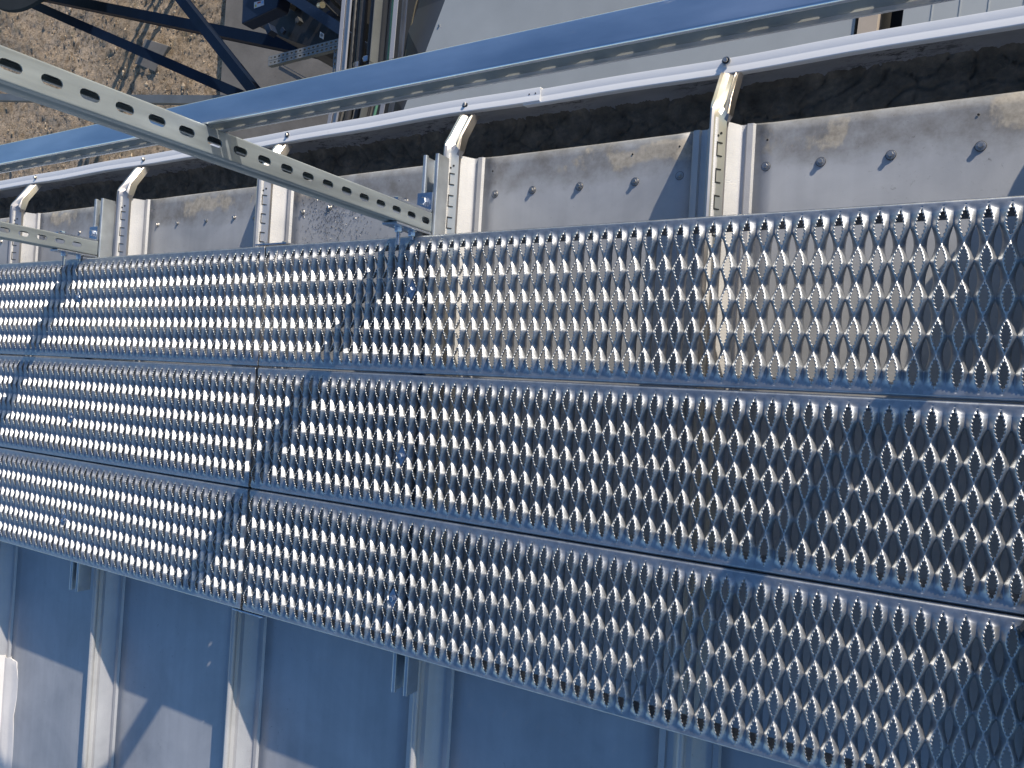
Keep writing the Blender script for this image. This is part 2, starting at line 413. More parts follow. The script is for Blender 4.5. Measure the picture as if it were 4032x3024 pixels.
# ---------------------------------------------------------------- gutter
gut = thing('gutter', (0, .70, -.265), 'box gutter with white outer lip running along the eave, full of dark silt', 'gutter')
tp = arc_profile([(.585, -.172), (.590, -.285), (.768, -.285), (.787, -.245), (.789, -.160)], .028, 6)
MB().prism(tp, -4.5, 4.0, 'x', 40).build('trough', M['gutterin'], gut, smooth=50, solid=.0014)
def lip(x0, x1, dz, dy, steps=30):
    pr = arc_profile([(.7725+dy, -.1680+dz), (.7705+dy, -.1490+dz), (.7715+dy, -.1480+dz), (.7850+dy, -.1503+dz), (.8005+dy, -.1482+dz), (.8020+dy, -.182+dz)], .0010, 2)
    mb = MB(); mb.prism(pr, x0, x1, 'x', steps)
    vs = []
    for v in mb.v:      # slight dents along the sheet
        k = .0016*math.sin(v[0]*5.1+1)+.0010*math.sin(v[0]*13.7)
        vs.append((v[0], v[1]+k, v[2]+.4*k))
    return link('lip', vs, mb.f, M['white'], gut, smooth=40, solid=.0012)
lip(.334, 4.0, -.0025, -.0015, 60)
lip(-4.5, .378, .0022, .0015, 60)
for x in (.366, .350):
    MB().cyl((x, .790, -.1478), (x, .790, -.1468), .0018, 10).build('rivet_hole', M['black'], gut)
for x in (.782, .172, -.414, -1.050, -1.675, 1.39):
    mb = MB(); c = (x+.006, .7905, -.1490)
    mb.cyl(c, (c[0], c[1], c[2]+.003), .0088, 18, .0080); mb.cyl((c[0], c[1], c[2]+.003), (c[0], c[1], c[2]+.0028), .0064, 16)
    hexprism(mb, (c[0], c[1], c[2]+.0028), (0, 0, 1), .0047, .0048, .3)
    mb.build('screw', M['screw'], gut, smooth=35)
# silt in the trough
nx, ny = 1300, 44; xs = np.linspace(-2.6, 2.2, nx); ys = np.linspace(.588, .786, ny)
cell = 260
pts = np.c_[rng.uniform(-2.7, 2.3, cell), rng.uniform(.55, .80, cell)]
X, Y = np.meshgrid(xs, ys, indexing='ij')
wx = X+.012*np.sin(Y*60+X*9)+.006*np.sin(X*71+Y*33); wy = Y+.008*np.sin(X*40)+.004*np.sin(X*95+1)
d1 = np.full(X.shape, 9.); d2 = np.full(X.shape, 9.); idx = np.zeros(X.shape, int)
for k, (a, b2) in enumerate(pts):
    d = np.hypot((wx-a)*.75, (wy-b2)*1.15); c = d < d1
    d2 = np.where(c, d1, np.minimum(d2, d)); idx = np.where(c, k, idx); d1 = np.where(c, d, d1)
crack = np.clip((d2-d1)/.0045, 0, 1)
hts = rng.uniform(-.004, .006, cell)
Z = -.263+hts[idx]*.35+.010*(crack**.5-1)+.0012*np.sin(X*130+Y*90)+.003*np.sin(X*7)+.0009*rng.normal(size=X.shape)
Z += .014*np.clip((Y-.765)/.02, 0, 1)**2-.006*np.clip((.61-Y)/.02, 0, 1)
vs = np.c_[X.ravel(), Y.ravel(), Z.ravel()]
ii = (np.arange(nx-1)[:, None]*ny+np.arange(ny-1)[None, :]).ravel()
fs = np.c_[ii, ii+ny, ii+ny+1, ii+1]
def npmesh(name, vs, fs, mat, parent=None, smooth=True):
    me = bpy.data.meshes.new(name)
    me.vertices.add(len(vs)); me.vertices.foreach_set('co', vs.astype(np.float32).ravel())
    me.loops.add(fs.size); me.loops.foreach_set('vertex_index', fs.astype(np.int32).ravel())
    me.polygons.add(len(fs)); me.polygons.foreach_set('loop_start', np.arange(0, fs.size, fs.shape[1], dtype=np.int32))
    me.update(calc_edges=True); me.validate()
    if smooth: me.shade_smooth()
    me.materials.append(mat)
    o = bpy.data.objects.new(name, me); C.objects.link(o)
    if parent: o.parent = parent; o.matrix_parent_inverse = Matrix.Translation(parent.location).inverted()
    return o
silt = npmesh('gutter_silt', vs, fs, M['silt']); tag(silt, 'dark cracked dried silt lying in the bottom of the gutter', 'silt', kind='stuff')

# stainless straps from the seam heads to the gutter lip
def strap(x):
    top = [(-.0425, -.036), (-.0420, -.006), (-.0410, .0005), (-.0385, .0014), (-.0350, -.0010), (-.0308, -.0073), (-.0265, -.0135), (-.0222, -.0198), (-.0180, -.0260), (-.0172, -.0320)]
    arm = [(-.0445, -.016), (-.0450, -.003), (-.0420, .003), (-.0370, .001), (-.0280, -.010), (-.0205, -.0125), (-.0165, -.0060), (-.0130, -.0115), (-.0095, -.0050), (-.0060, -.024)]
    stn = [(.10, -.083, 0), (.660, -.083, 0), (.676, -.084, .12), (.687, -.090, .7), (.700, -.100, 1), (.730, -.119, 1), (.757, -.136, 1), (.765, -.143, 1)]
    vs = []
    for y, z, t in stn:
        for a, b2 in zip(top, arm):
            vs.append((x+(a[0]*(1-t)+b2[0]*t), y-(.020*min(1, max(0, (a[0]+.034)/.014)) if .65 < y < .70 else 0), z+a[1]*(1-t)+b2[1]*t))
    k = len(top)
    fs = [(j*k+i, j*k+i+1, (j+1)*k+i+1, (j+1)*k+i) for j in range(len(stn)-1) for i in range(k-1)]
    return vs, fs
for i, x in enumerate(SEAMX[1:9]):
    vs, fs = strap(x)
    s_ = link('gutter_strap', vs, fs, M['stainless'], gut, smooth=18, solid=.0016, offset=0)
    ctr = Vector((x-.0262, 0, -.0968)); ux = Vector((.017, 0, -.025)).normalized(); up_ = Vector((.025, 0, .017)).normalized()
    for y in (.601, .551, .501, .451):            # punched tab outlines: open C shapes
        t_ = .0021; a_, b_ = .0135, .0066
        P2 = [(b_, a_), (-b_, a_), (-b_, -a_), (b_, -a_), (b_, -a_+t_), (-b_+t_, -a_+t_), (-b_+t_, a_-t_), (b_, a_-t_)]
        base_ = [ctr+Vector((0, y+q_, 0))+ux*p_+up_*.0026 for p_, q_ in P2]
        mb = MB(); mb.add(base_+[v_-up_*.0018 for v_ in base_], [(0, 1, 6, 7), (1, 2, 5, 6), (2, 3, 4, 5), (15, 14, 9, 8), (14, 13, 10, 9), (13, 12, 11, 10)]+[(k_, (k_+1) % 8, (k_+1) % 8+8, k_+8) for k_ in range(8)])
        mb.build('punched_tab', M['black'], s_)
    for yy_, tt_ in ((.632, .003), (.626, -.004)):
        c_ = ctr+Vector((0, yy_, 0))+ux*tt_
        MB().cyl(c_, c_+up_*.0022, .0024, 10).build('punched_hole', M['black'], s_)

# ---------------------------------------------------------------- grating planks
P = .02912; PW = .0562
def plank(x_first, ncol, yc, ph, name_parent, x_cut_lo=None):
    """x_first: x of the first plain column; ncol serrated columns"""
    samp = 38; nseg = 5
    yv = []
    half = 2.5*PW
    n_ = int(samp*nseg)
    yv = np.linspace(-half, half, n_+1)
    k = np.round(yv/PW); ys_ = yv-k*PW                                  # to serrated diamond centre
    L = .0505
    cs = np.cos(np.pi*ys_/L); cs[np.abs(ys_) >= L/2] = 0
    s = .0079*np.clip(cs, 0, 1)**.9                                   # serrated half width
    yp = ys_-np.sign(ys_)*PW/2; yp = np.where(np.abs(yv) < 2.02*PW, yp, 1.0)   # to plain diamond centre
    yp = np.where(ys_ == 0, PW/2, yp)
    cp = np.cos(np.pi*yp/L); cp[np.abs(yp) >= L/2] = 0
    q = .0053*np.clip(cp, 0, 1)**.95
    fade = np.clip((half-np.abs(yv))/.010, 0, 1)
    phs = 2*np.pi*ys_/PW
    tent = 1-np.abs(ys_)/(PW/2); tent = 1-np.clip(np.sqrt((1-tent)**2+.004)-.063, 0, 1)
    zs = .0076*tent*(fade*.75+.25)-.0004
    zp = -.0092*(1-tent)*np.clip((2.05*PW-np.abs(yv))/.012, 0, 1)-.0032*np.clip((half-np.abs(yv))/.02, 0, 1)
    # teeth
    tooth = ((np.arange(n_+1) % 4) < 2).astype(float)
    tin = (s > .0016)*tooth
    us = [0, .16, .50, .86, 1.0]
    V = []
    for side in (1, -1):
        G = []
        for j, u in enumerate(us):
            x = s+(P/2-q-s)*u
            uu = u
            z = zs*(1-uu)+zp*uu
            z = z+.0003*np.sin(np.pi*u)*(zs > .002)
            if j == 0:
                z = z+.0011*tin+.0003; x = x-.0017*tin
            if j == 4: z = z-.0040*(q > .001)
            G.append(np.c_[side*x, yv, z])
        V.append(np.stack(G, 1))          # (ny,5,3)
    # border strips beyond the last diamonds, then the rounded fold
    cellv = np.stack(V, 0)                # 2,ny,5,3
    cols = x_first+P/2+P*np.arange(ncol)
    A = np.broadcast_to(cellv, (ncol,)+cellv.shape).copy(); A[..., 0] += cols[:, None, None, None]
    nyy = n_+1
    vs = A.reshape(-1, 3)
    base = np.arange(ncol*2)*(nyy*5)
    iy, iu = np.meshgrid(np.arange(n_), np.arange(4), indexing='ij'); a = (iy*5+iu).ravel()
    f1 = np.c_[a, a+1, a+6, a+5]
    F = (base[:, None, None]+f1[None]).reshape(ncol*2, -1, 4)
    F[1::2] = F[1::2, :, ::-1]
    F = F.reshape(-1, 4)
    # borders
    bv = []; bf = []
    prof = [(0, 0), (.0030, -.0002), (.0047, -.0002)]
    for an in (22, 45, 67, 90): prof.append((.0047+.0035*math.sin(rad(an)), -.0037+.0035*math.cos(rad(an))))
    k0 = len(vs)
    uxs = np.array([-1, -.86, -.50, -.16, 0, .16, .50, .86])
    xs_ = (cols[:, None]+uxs[None]*P/2).ravel(); xs_ = np.append(xs_, cols[-1]+P/2)
    zz0 = np.interp(np.abs(((xs_-cols[0]+P/2) % P)-P/2), [0, P/2], [float(zs[0]), float(zp[0])])
    for sg in (1, -1):
        rows = []
        for j, (dy, dz) in enumerate(prof):
            zz = zz0*max(0, 1-j/2)+dz if j < 2 else np.full_like(xs_, dz)
            rows.append(np.c_[xs_, np.full_like(xs_, sg*(half+dy)), zz])
        R_ = np.stack(rows, 0); nr, nc = R_.shape[:2]
        ia, ib = np.meshgrid(np.arange(nr-1), np.arange(nc-1), indexing='ij'); a = (ia*nc+ib).ravel()
        f = np.c_[a, a+1, a+nc+1, a+nc]
        if sg > 0: f = f[:, ::1]
        else: f = f[:, ::-1]
        bf.append(f+k0+sum(len(x) for x in bv)); bv.append(R_.reshape(-1, 3))
    vs = np.vstack([vs]+bv); F = np.vstack([F]+bf)
    key = np.round(vs*20000).astype(np.int64)
    _, first, inv = np.unique(key, axis=0, return_index=True, return_inverse=True)
    inv = inv.ravel(); vs = vs[first]; F = inv[F]
    bad = (F[:, 0] == F[:, 1]) | (F[:, 1] == F[:, 2]) | (F[:, 2] == F[:, 3]) | (F[:, 3] == F[:, 0]) | (F[:, 0] == F[:, 2]) | (F[:, 1] == F[:, 3])
    # degenerate quads at the diamond tips: keep as triangles
    T = F[bad]; F = F[~bad]
    tri = []
    for q4 in T:
        u_ = []
        for i_ in q4:
            if i_ not in u_: u_.append(i_)
        if len(u_) == 3: tri.append(tuple(u_))
    vs[:, 1] += yc
    o = npmesh('tread_surface', vs, F, M['galv'], name_parent)
    if tri:
        me = o.data; nv = len(me.vertices)
        import bmesh
        bm = bmesh.new(); bm.from_mesh(me); bm.verts.ensure_lookup_table()
        for t_ in set(tri):
            try: f_ = bm.faces.new([bm.verts[i_] for i_ in t_]); f_.smooth = True
            except Exception: pass
        bm.normal_update(); bm.to_mesh(me); bm.free()
    md = o.modifiers.new('s', 'SOLIDIFY'); md.thickness = .0018; md.offset = -1
    xa, xb = xs_[0]+.001, xs_[-1]-.001
    for sg in (1, -1):
        yy = yc+sg*(half+.0082)
        mb = MB(); pr = arc_profile([(yy, -.0037), (yy, -.0385), (yy-sg*.021, -.0385)], .002, 3)
        mb.prism(pr, xa, xb, 'x', 1); mb.build('side_flange', M['galv'], name_parent, smooth=40, solid=.0018, offset=0)
    return o
XJ = -.2967
rows = [(.303, .0000, 'outer', 'nearest the gutter'), (0.0, -.0010, 'middle', 'between the other two rows'), (-.303, -.0020, 'inner', 'farthest from the gutter')]
for yc, dx, nm, wh in rows:
    for part in (0, 1):
        if part == 0:
            ncol = 84; x0 = XJ+dx+.0012
            lab = {'outer': 'grating plank with its fold along the gutter side and the front post base beside it, running right from the joint',
                   'middle': 'middle row grating plank running right from the wavy joint towards the boot',
                   'inner': 'grating plank of the row farthest from the gutter, running right from the joint'}[nm]
        else:
            ncol = 76; x0 = XJ+dx-(.0040 if nm == 'outer' else .0085)-ncol*P
            lab = {'outer': 'grating plank on the gutter side, left of the joint, beside the rear post',
                   'middle': 'grating plank in the middle row, left of the wavy joint',
                   'inner': 'grating plank in the row farthest from the gutter, left of the wavy joint'}[nm]
        t = thing('grating_plank', (x0, yc, 0), 'serrated '+lab, 'grating plank', 'grating planks of the roof walkway')
        if nm == 'outer' and part == 0: t['label'] = 'serrated grating plank on the gutter side, right of the joint, beside the near slotted post'
        if nm == 'middle' and part == 0: t['label'] = 'serrated grating plank in the middle row, right of the wavy joint'
        if nm == 'inner' and part == 0: t['label'] = 'serrated grating plank in the row farthest from the gutter, right of the wavy joint'
        plank(x0, ncol, yc, 0, t)

# splice plates on the outer flanges at the joint
for (yy, sg, lab) in ((.4545, 1, 'flat splice plate with two bolts on the gutter side edge of the walkway'), (-.4545, -1, 'flat splice plate on the walkway edge facing away from the gutter')):
    t = thing('splice_plate', (-.285, yy, -.02), lab, 'splice plate', 'splice plates at the plank joint')
    mb = MB(); mb.box((-.288, yy+sg*.0038, -.0205), (.112, .004, .028)); mb.build('plate', M['zinc'], t, bevel=.0008)
    for dx in (-.035, .035):
        mb = MB(); hexprism(mb, (-.288+dx, yy+sg*.0058, -.02), (0, sg, 0), .0065, .005, .2); mb.build('bolt', M['zinc'], t)

# ---------------------------------------------------------------- cross rails under the planks
def channel_open_up(x0, x1, ztop, zbot, ya, yb, mat, parent, name):
    l = .0075
    pr = arc_profile([(x0+l, ztop-.007), (x0+l, ztop), (x0, ztop), (x0, zbot), (x1, zbot), (x1, ztop), (x1-l, ztop), (x1-l, ztop-.007)], .0025, 3)
    return MB().prism(pr, ya, yb, 'y', 1).build(name, mat, parent, smooth=40, solid=.0022, offset=0)
POSTX = [.183, -1.078, 1.400]
clab = ['galvanised strut rail under the planks beneath the near slotted post', 'galvanised strut rail under the planks beneath the rear slotted post', 'galvanised strut rail under the right end of the walkway']
for i, px in enumerate(POSTX):
    x0, x1 = px-.0345, px+.0065
    o = channel_open_up(x0, x1, -.0405, -.0815, -.555, .643, M['galv_rail'], None, 'support_rail')
    tag(o, clab[i], 'support rail', 'strut rails carrying the walkway')
    for k, y in enumerate((.334, -.027, -.336)):
        if i == 2: continue
        cx = px-.014
        t = thing('grating_clamp', (cx, y, -.004), ['zinc clamp in the gutter side plank', 'zinc clamp in the middle plank', 'zinc clamp in the plank farthest from the gutter'][k]+(', level with the near slotted post' if i == 0 else ', level with the rear slotted post'), 'grating clamp', 'clamps holding the planks')
        mb = MB(); vs = [(cx-.0125, y, .0002), (cx, y-.024, .0002), (cx+.0125, y, .0002), (cx, y+.024, .0002)]
        mb.add(vs+[(a, b2, c-.004) for a, b2, c in vs], [(0, 1, 2, 3), (7, 6, 5, 4), (0, 4, 5, 1), (1, 5, 6, 2), (2, 6, 7, 3), (3, 7, 4, 0)])
        mb.build('clamp_plate', M['zinc'], t, bevel=.0006)
        mb = MB(); mb.cyl((cx, y, .0002), (cx, y, .0022), .0082, 18); hexprism(mb, (cx, y, .0022), (0, 0, 1), .0068, .0052, .4); mb.cyl((cx, y, -.036), (cx, y, -.0038), .004, 10)
        mb.build('bolt', M['zinc'], t)

# ---------------------------------------------------------------- handrail posts
def post(px, top, lab, zoff, cut=False):
    t = thing('handrail_post', (px, .489, -.0385), lab, 'handrail post', 'slotted handrail posts')
    y0, y1 = .4685, .5095; xf, xb = px, px-.041; l = .0095; r = .003
    zb = -.0375
    L = top-zb
    mb = slot_strip(L, (y1-y0)-2*r, .05, zoff, .028, .014, lambda u, v: (xf, (y0+y1)/2+v, zb+u))
    side = []
    for sg, ye in ((1, y1), (-1, y0)):
        pr = arc_profile([(xf, ye-sg*r), (xf, ye), (xf-.010, ye), (xf-.013, ye-sg*.0032), (xf-.020, ye-sg*.0032), (xf-.023, ye), (xb, ye), (xb, ye-sg*l), (xb+.008, ye-sg*l)], r, 4)
        pr[0] = (xf, ye-sg*r)
        mb.prism(pr, zb, top, 'z', 1)
    mb.build('channel', M['galv_post'], t, smooth=35, solid=.0022, offset=0)
    # inner side base plate (towards the walkway): plate, two nuts, studs
    mb = MB(); mb.box((px-.0185, y0-.0055, .022), (.041, .005, .118)); mb.build('base_plate', M['zinc'], t, bevel=.001)
    for z, ln in ((.050, .030), (.004, .010)):
        mb = MB(); c = (px-.0185, y0-.008, z)
        mb.cyl(c, (c[0], c[1]-.0016, z), .0105, 18); hexprism(mb, (c[0], c[1]-.0016, z), (0, -1, 0), .0088, .009, .1)
        nn = mb.build('nut', M['zinc'], t)
        mb = MB()
        for q_ in range(int(ln/.0011)): mb.cyl((c[0], c[1]-.008-q_*.0011, z), (c[0], c[1]-.008-(q_+1)*.0011, z), .0048 if q_ % 2 else .0042, 12, cap=(q_ == int(ln/.0011)-1))
        mb.build('threaded_stud', M['zinc'], nn)
    # gutter side angle bracket: upright leg on the post and foot on the support rail
    pr = arc_profile([(y1+.0030, .082), (y1+.0030, -.0355), (y1+.046, -.0355)], .006, 4)
    mb = MB(); mb.prism(pr, px-.039, px+.001, 'x', 1); mb.build('angle_bracket', M['zinc'], t, smooth=40, solid=.005, offset=0)
    mb = MB(); c = (px-.0185, y1+.026, -.033); mb.cyl(c, (c[0], c[1], c[2]+.0015), .0115, 20); hexprism(mb, (c[0], c[1], c[2]+.0015), (0, 0, 1), .0095, .0072, .25)
    mb.build('bolt', M['zinc'], t)
    mb = MB(); c = (px-.0185, y1+.0055, .058); hexprism(mb, c, (0, 1, 0), .0088, .0075, .2); mb.build('bolt', M['zinc'], t)
    return t
Z0 = .8335
first = (Z0-.85)-(-.0375)
t = post(.183, 1.12, 'near slotted galvanised upright, standing where the blue-grey rail crosses it', first)
# bolt that holds the rail, seen through a slot
mb = MB(); hexprism(mb, (.160, .4985, .4840), (0, -1, 0), .009, .012, .1); mb.cyl((.160, .4960, .484), (.160, .512, .484), .005, 12); mb.build('bolt', M['zinc'], t)
first2 = (.2256-.25)-(-.0375)
t = post(-1.078, 1.12, 'rear slotted galvanised upright, at the far left end of the walkway', first2)
t = post(1.400, 1.12, 'right slotted galvanised upright, beyond the right edge of the picture', first)

# knee rail
kr = thing('knee_rail', (0, .54, .53), 'long blue-grey galvanised channel rail with slotted back, running above the gutter', 'rail')
ya, yb2, za, zb = .5125, .549, .509, .551; l = .0055; r = .004
L = 7.0; xs0 = -3.5
mb = slot_strip(L, (zb-za)-2*r, .05, .034, .030, .0140, lambda u, v: (xs0+u, yb2, (za+zb)/2-.0030+v))
for sg, ze in ((1, zb), (-1, za)):
    pr = arc_profile([(yb2, ze-sg*r), (yb2, ze), (ya, ze), (ya, ze-sg*l)], r+.001, 5)
    pr[0] = (yb2, ze-sg*r)
    if sg > 0: mb.prism(pr, xs0, xs0+L, 'x', 1)
    else:
        mb.prism(arc_profile([(ya+.0055, ze), (ya, ze), (ya, ze+l)], .003, 4), xs0, xs0+L, 'x', 1)
        MB().prism(arc_profile([(yb2, ze+r), (yb2, ze), (ya+.0055, ze)], r, 4), xs0, xs0+L, 'x', 1).build('lower_flange', M['dull_zinc'], kr, smooth=40, solid=.0022, offset=0)
mb.build('channel', M['galv_smooth'], kr, smooth=40, solid=.0022, offset=0)
# ---------------------------------------------------------------- boot at the right end of the walkway
bt = thing('boot', (1.36, -.165, .004), 'black rubber boot standing at the right edge of the walkway', 'boot')
def loft(stations, n=20):
    mb = MB(); vs = []
    for (cx, cy, cz, rx, ry, tilt) in stations:
        for i in range(n):
            a = 2*math.pi*i/n; X_, Y_ = rx*math.cos(a), ry*math.sin(a)
            vs.append((cx+X_*math.cos(tilt), cy+Y_, cz-X_*math.sin(tilt)))
    fs = [(j*n+i, j*n+(i+1) % n, (j+1)*n+(i+1) % n, (j+1)*n+i) for j in range(len(stations)-1) for i in range(n)]
    fs += [tuple(range(n))[::-1], tuple(range((len(stations)-1)*n, len(stations)*n))]
    return mb.add(vs, fs)
bx, by = 1.314, -.165
# toe points to -X
loft([(bx+.125, by, .030, .135, .046, 0), (bx+.125, by, .045, .137, .048, 0), (bx+.14, by, .065, .118, .046, .10), (bx+.165, by, .085, .090, .043, .2), (bx+.19, by, .11, .062, .042, .2), (bx+.20, by, .15, .052, .044, 0), (bx+.20, by, .22, .054, .050, 0), (bx+.20, by, .30, .060, .058, 0)]).build('upper', M['rubber'], bt, smooth=60)
loft([(bx+.125, by, .006, .140, .047, 0), (bx+.125, by, .012, .143, .050, 0), (bx+.125, by, .030, .143, .050, 0)]).build('sole', M['darkgrey'], bt, smooth=40)

# ---------------------------------------------------------------- the yard far below
G = -7.0
me = link('ground', [(-400, -400, G), (400, -400, G), (400, 400, G), (-400, 400, G)], [(0, 1, 2, 3)], M['soil']); me['kind'] = 'structure'
# gently uneven soil sheet where it is seen
nx, ny = 260, 160; xs = np.linspace(-26, -4, nx); ys = np.linspace(.6, 14, ny); X, Y = np.meshgrid(xs, ys, indexing='ij')
Z = G+.03+.035*np.sin(X*2.1+Y*.7)*np.sin(Y*1.9)+.018*rng.normal(size=X.shape)
e = np.minimum.reduce([(X+26)/1., (-4-X)/1., (Y-.6)/1., (14-Y)/1.]); Z = np.where(e < .15, G+.002, Z)
ii = (np.arange(nx-1)[:, None]*ny+np.arange(ny-1)[None, :]).ravel()
o = npmesh('soil', np.c_[X.ravel(), Y.ravel(), Z.ravel()], np.c_[ii, ii+ny, ii+ny+1, ii+1], M['soil']); o['kind'] = 'structure'
mb = MB()
for i in range(3600):
    x = rng.uniform(-17, -8.2); y = rng.uniform(2.2, 9.5); r = rng.uniform(.008, .030)*(1 if rng.random() < .9 else 1.8)
    c = Vector((x, y, G+.045+.035*math.sin(x*2.1+y*.7)*math.sin(y*1.9))); vs = [c+Vector((dx*r*rng.uniform(.6, 1.4)+rng.uniform(-.3, .3)*r, dy*r*rng.uniform(.6, 1.4)+rng.uniform(-.3, .3)*r, dz*r*rng.uniform(.15, .45))) for dx, dy, dz in ((1, 0, 0), (0, 1, 0), (-1, 0, 0), (0, -1, 0), (0, 0, 1), (0, 0, -1))]
    mb.add(vs, [(0, 1, 4), (1, 2, 4), (2, 3, 4), (3, 0, 4), (1, 0, 5), (2, 1, 5), (3, 2, 5), (0, 3, 5)])
o = mb.build('loose_stones', M['stone']); tag(o, 'small stones and clods strewn over the brown soil', 'stones', kind='stuff')
mb = MB(); mb.box((-3.4, 6, G+.06), (12.0, 14, .24)); o = mb.build('pavement', M['concrete']); o['kind'] = 'structure'

def beam_thing(a, b2, wd, ht, lab, mat, name='steel_beam', group=None, cat='steel beam'):
    """I-section: top flange, web, bottom flange as one bar in two parts"""
    a = Vector(a); b2 = Vector(b2)
    t = thing(name, (a+b2)/2, lab, cat, group)
    k = .012
    MB().beam(a, b2, wd, k).build('flange', mat, t)
    MB().beam(a-Vector((0, 0, ht)), b2-Vector((0, 0, ht)), wd, k).build('flange', mat, t)
    dz = Vector((0, 0, ht/2)); MB().beam(a-dz, b2-dz, wd-.008, ht-k-.002).build('web', mat, t)
    return t
GB = 'dark blue steel members of the frame below'
beam_thing((-13.2, 6.45, -4.5), (-5.45, 3.08, -4.5), .12, .17, 'long dark blue steel beam running from the dark tank down to the knee rail', M['darkblue'], group=GB)
beam_thing((-11.6, 5.90, -4.85), (-4.3, 3.55, -4.85), .13, .13, 'dark blue steel beam ending behind the slotted double rail', M['darkblue'], group=GB)
beam_thing((-8.15, 5.70, -4.25), (-5.20, 2.90, -4.25), .11, .10, 'steep dark blue steel brace crossing over the other two beams', M['darkblue'], group=GB)
beam_thing((-11.5, 3.93, -4.0), (-5.0, 2.94, -4.0), .09, .06, 'pale grey steel bar crossing behind the slotted posts above the soil', M['greysteel'], 'steel_bar', cat='steel bar')
# flat concrete footing plate under the long beam
vs = [(-11.63, 6.05), (-10.95, 5.80), (-11.29, 5.40), (-11.90, 5.65)]
mb = MB(); mb.add([(x, y, -6.90) for x, y in vs]+[(x, y, -6.99) for x, y in vs], [(3, 2, 1, 0), (4, 5, 6, 7), (0, 1, 5, 4), (1, 2, 6, 5), (2, 3, 7, 6), (3, 0, 4, 7)])
o = mb.build('footing_block', M['concrete'], bevel=.01); tag(o, 'grey rectangular footing lying on the soil under the long blue beam', 'footing')
# tank
tk = thing('storage_tank', (-9.75, 6.62, -7), 'dark grey round tank at the top left corner beside the blue beam', 'tank')
MB().cyl((-9.75, 6.62, -4.30), (-9.75, 6.62, -4.02), 1.50, 72, 1.76).build('shell', M['tankgrey'], tk, smooth=40)
MB().cyl((-9.75, 6.62, -4.018), (-9.75, 6.62, -3.98), 1.78, 72, 1.76).build('rim', M['tankgrey'], tk, smooth=40)
for a_ in (0, 120, 240):
    MB().cyl((-10.6+.3*math.cos(rad(a_+60)), 7.7+.3*math.sin(rad(a_+60)), -7), (-10.6+.3*math.cos(rad(a_+60)), 7.7+.3*math.sin(rad(a_+60)), -4.3), .06, 16).build('leg', M['tankgrey'], tk, smooth=40)
# downpipe stub low at the left
dp = thing('pipe', (-5.7, 1.66, -2), 'pale grey pipe end just outside the gutter at the far left', 'pipe')
MB().cyl((-6.6, 1.60, -2.05), (-5.45, 1.56, -2.05), .055, 24).build('pipe_run', M['greysteel'], dp, smooth=40)

# blue machine
mc = thing('machine', (-4.2, 3.6, -3.6), 'dark blue machine housing with a warning sticker, beside the cable tray', 'machine')
def poly_box(pts, ztop, zbot, name, mat, parent, bevel=0):
    n_ = len(pts); A = sum(pts[i][0]*pts[(i+1) % n_][1]-pts[(i+1) % n_][0]*pts[i][1] for i in range(n_))
    if A < 0: pts = pts[::-1]
    mb = MB(); mb.add([(x, y, ztop) for x, y in pts]+[(x, y, zbot) for x, y in pts], [tuple(range(n_)), tuple(range(2*n_-1, n_-1, -1))]+[(i+n_, (i+1) % n_+n_, (i+1) % n_, i) for i in range(n_)])
    return mb.build(name, mat, parent, bevel=bevel)
poly_box([(-4.86, 4.6), (-4.83, 3.46), (-4.36, 3.52), (-4.30, 3.72), (-4.30, 4.6)], -3.50, -3.64, 'cover', M['blue'], mc, .01)
MB().beam((-4.62, 3.87, -3.66), (-3.45, 3.10, -3.66), .05, .42).build('frame_beam', M['blue'], mc, bevel=.006)
MB().beam((-4.62, 3.87, -3.435), (-3.45, 3.10, -3.435), .09, .02).build('frame_flange', M['blue'], mc)
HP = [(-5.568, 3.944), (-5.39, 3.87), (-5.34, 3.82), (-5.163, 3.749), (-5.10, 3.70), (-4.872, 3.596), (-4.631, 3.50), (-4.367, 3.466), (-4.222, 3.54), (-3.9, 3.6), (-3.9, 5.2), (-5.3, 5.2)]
poly_box(HP, -4.2, -6.8, 'shadow_block', M['rubber'], mc)  # black block standing in for the machine's shadow and dark inside
for i in range(26):
    x = rng.uniform(-5.1, -4.2); y = rng.uniform(3.66, 4.3); z = rng.uniform(-4.17, -4.0)
    d = rng.uniform(.02, .10, 3); MB().box((x, y, z), d, Euler((0, 0, rng.uniform(0, 1))).to_matrix()).build('fitting', random.choice([M['blue'], M['darkgrey'], M['greysteel'], M['cable2']]), mc, bevel=.003)
for i in range(7):
    x = -4.3+i*.07; MB().cyl((x, 3.75+.04*i, -4.2), (x, 3.87+.04*i, -3.7), .012+.006*(i % 3), 12).build('pipe', random.choice([M['greysteel'], M['darkgrey'], M['beige']]), mc, smooth=40)
MB().cyl((-4.36, 3.78, -4.02), (-4.29, 3.76, -3.99), .030, 16).build('sensor', M['stainless'], mc, smooth=40)
MB().cyl((-3.30, 3.45, -3.75), (-3.30, 3.50, -3.75), .035, 16).build('cap', M['red'], mc, smooth=40)
# warning sticker: yellow triangle, red patch, blue disc on white

def quad(pts, z, name, mat, parent, th=.0015): return poly_box(pts, z, z-th, name, mat, parent)
stk = quad([(-4.668, 3.632), (-4.535, 3.628), (-4.528, 3.578), (-4.662, 3.572)], -3.4970, 'warning_sticker', M['plasticwhite'], mc)
quad([(-4.655, 3.582), (-4.628, 3.584), (-4.641, 3.612)], -3.4955, 'triangle', M['yellow'], stk)
quad([(-4.620, 3.622), (-4.575, 3.621), (-4.576, 3.607), (-4.621, 3.608)], -3.4955, 'red_bar', M['red'], stk)
MB().cyl((-4.553, 3.606, -3.497), (-4.553, 3.606, -3.4952), .013, 18).build('disc', M['lightblue'], stk)
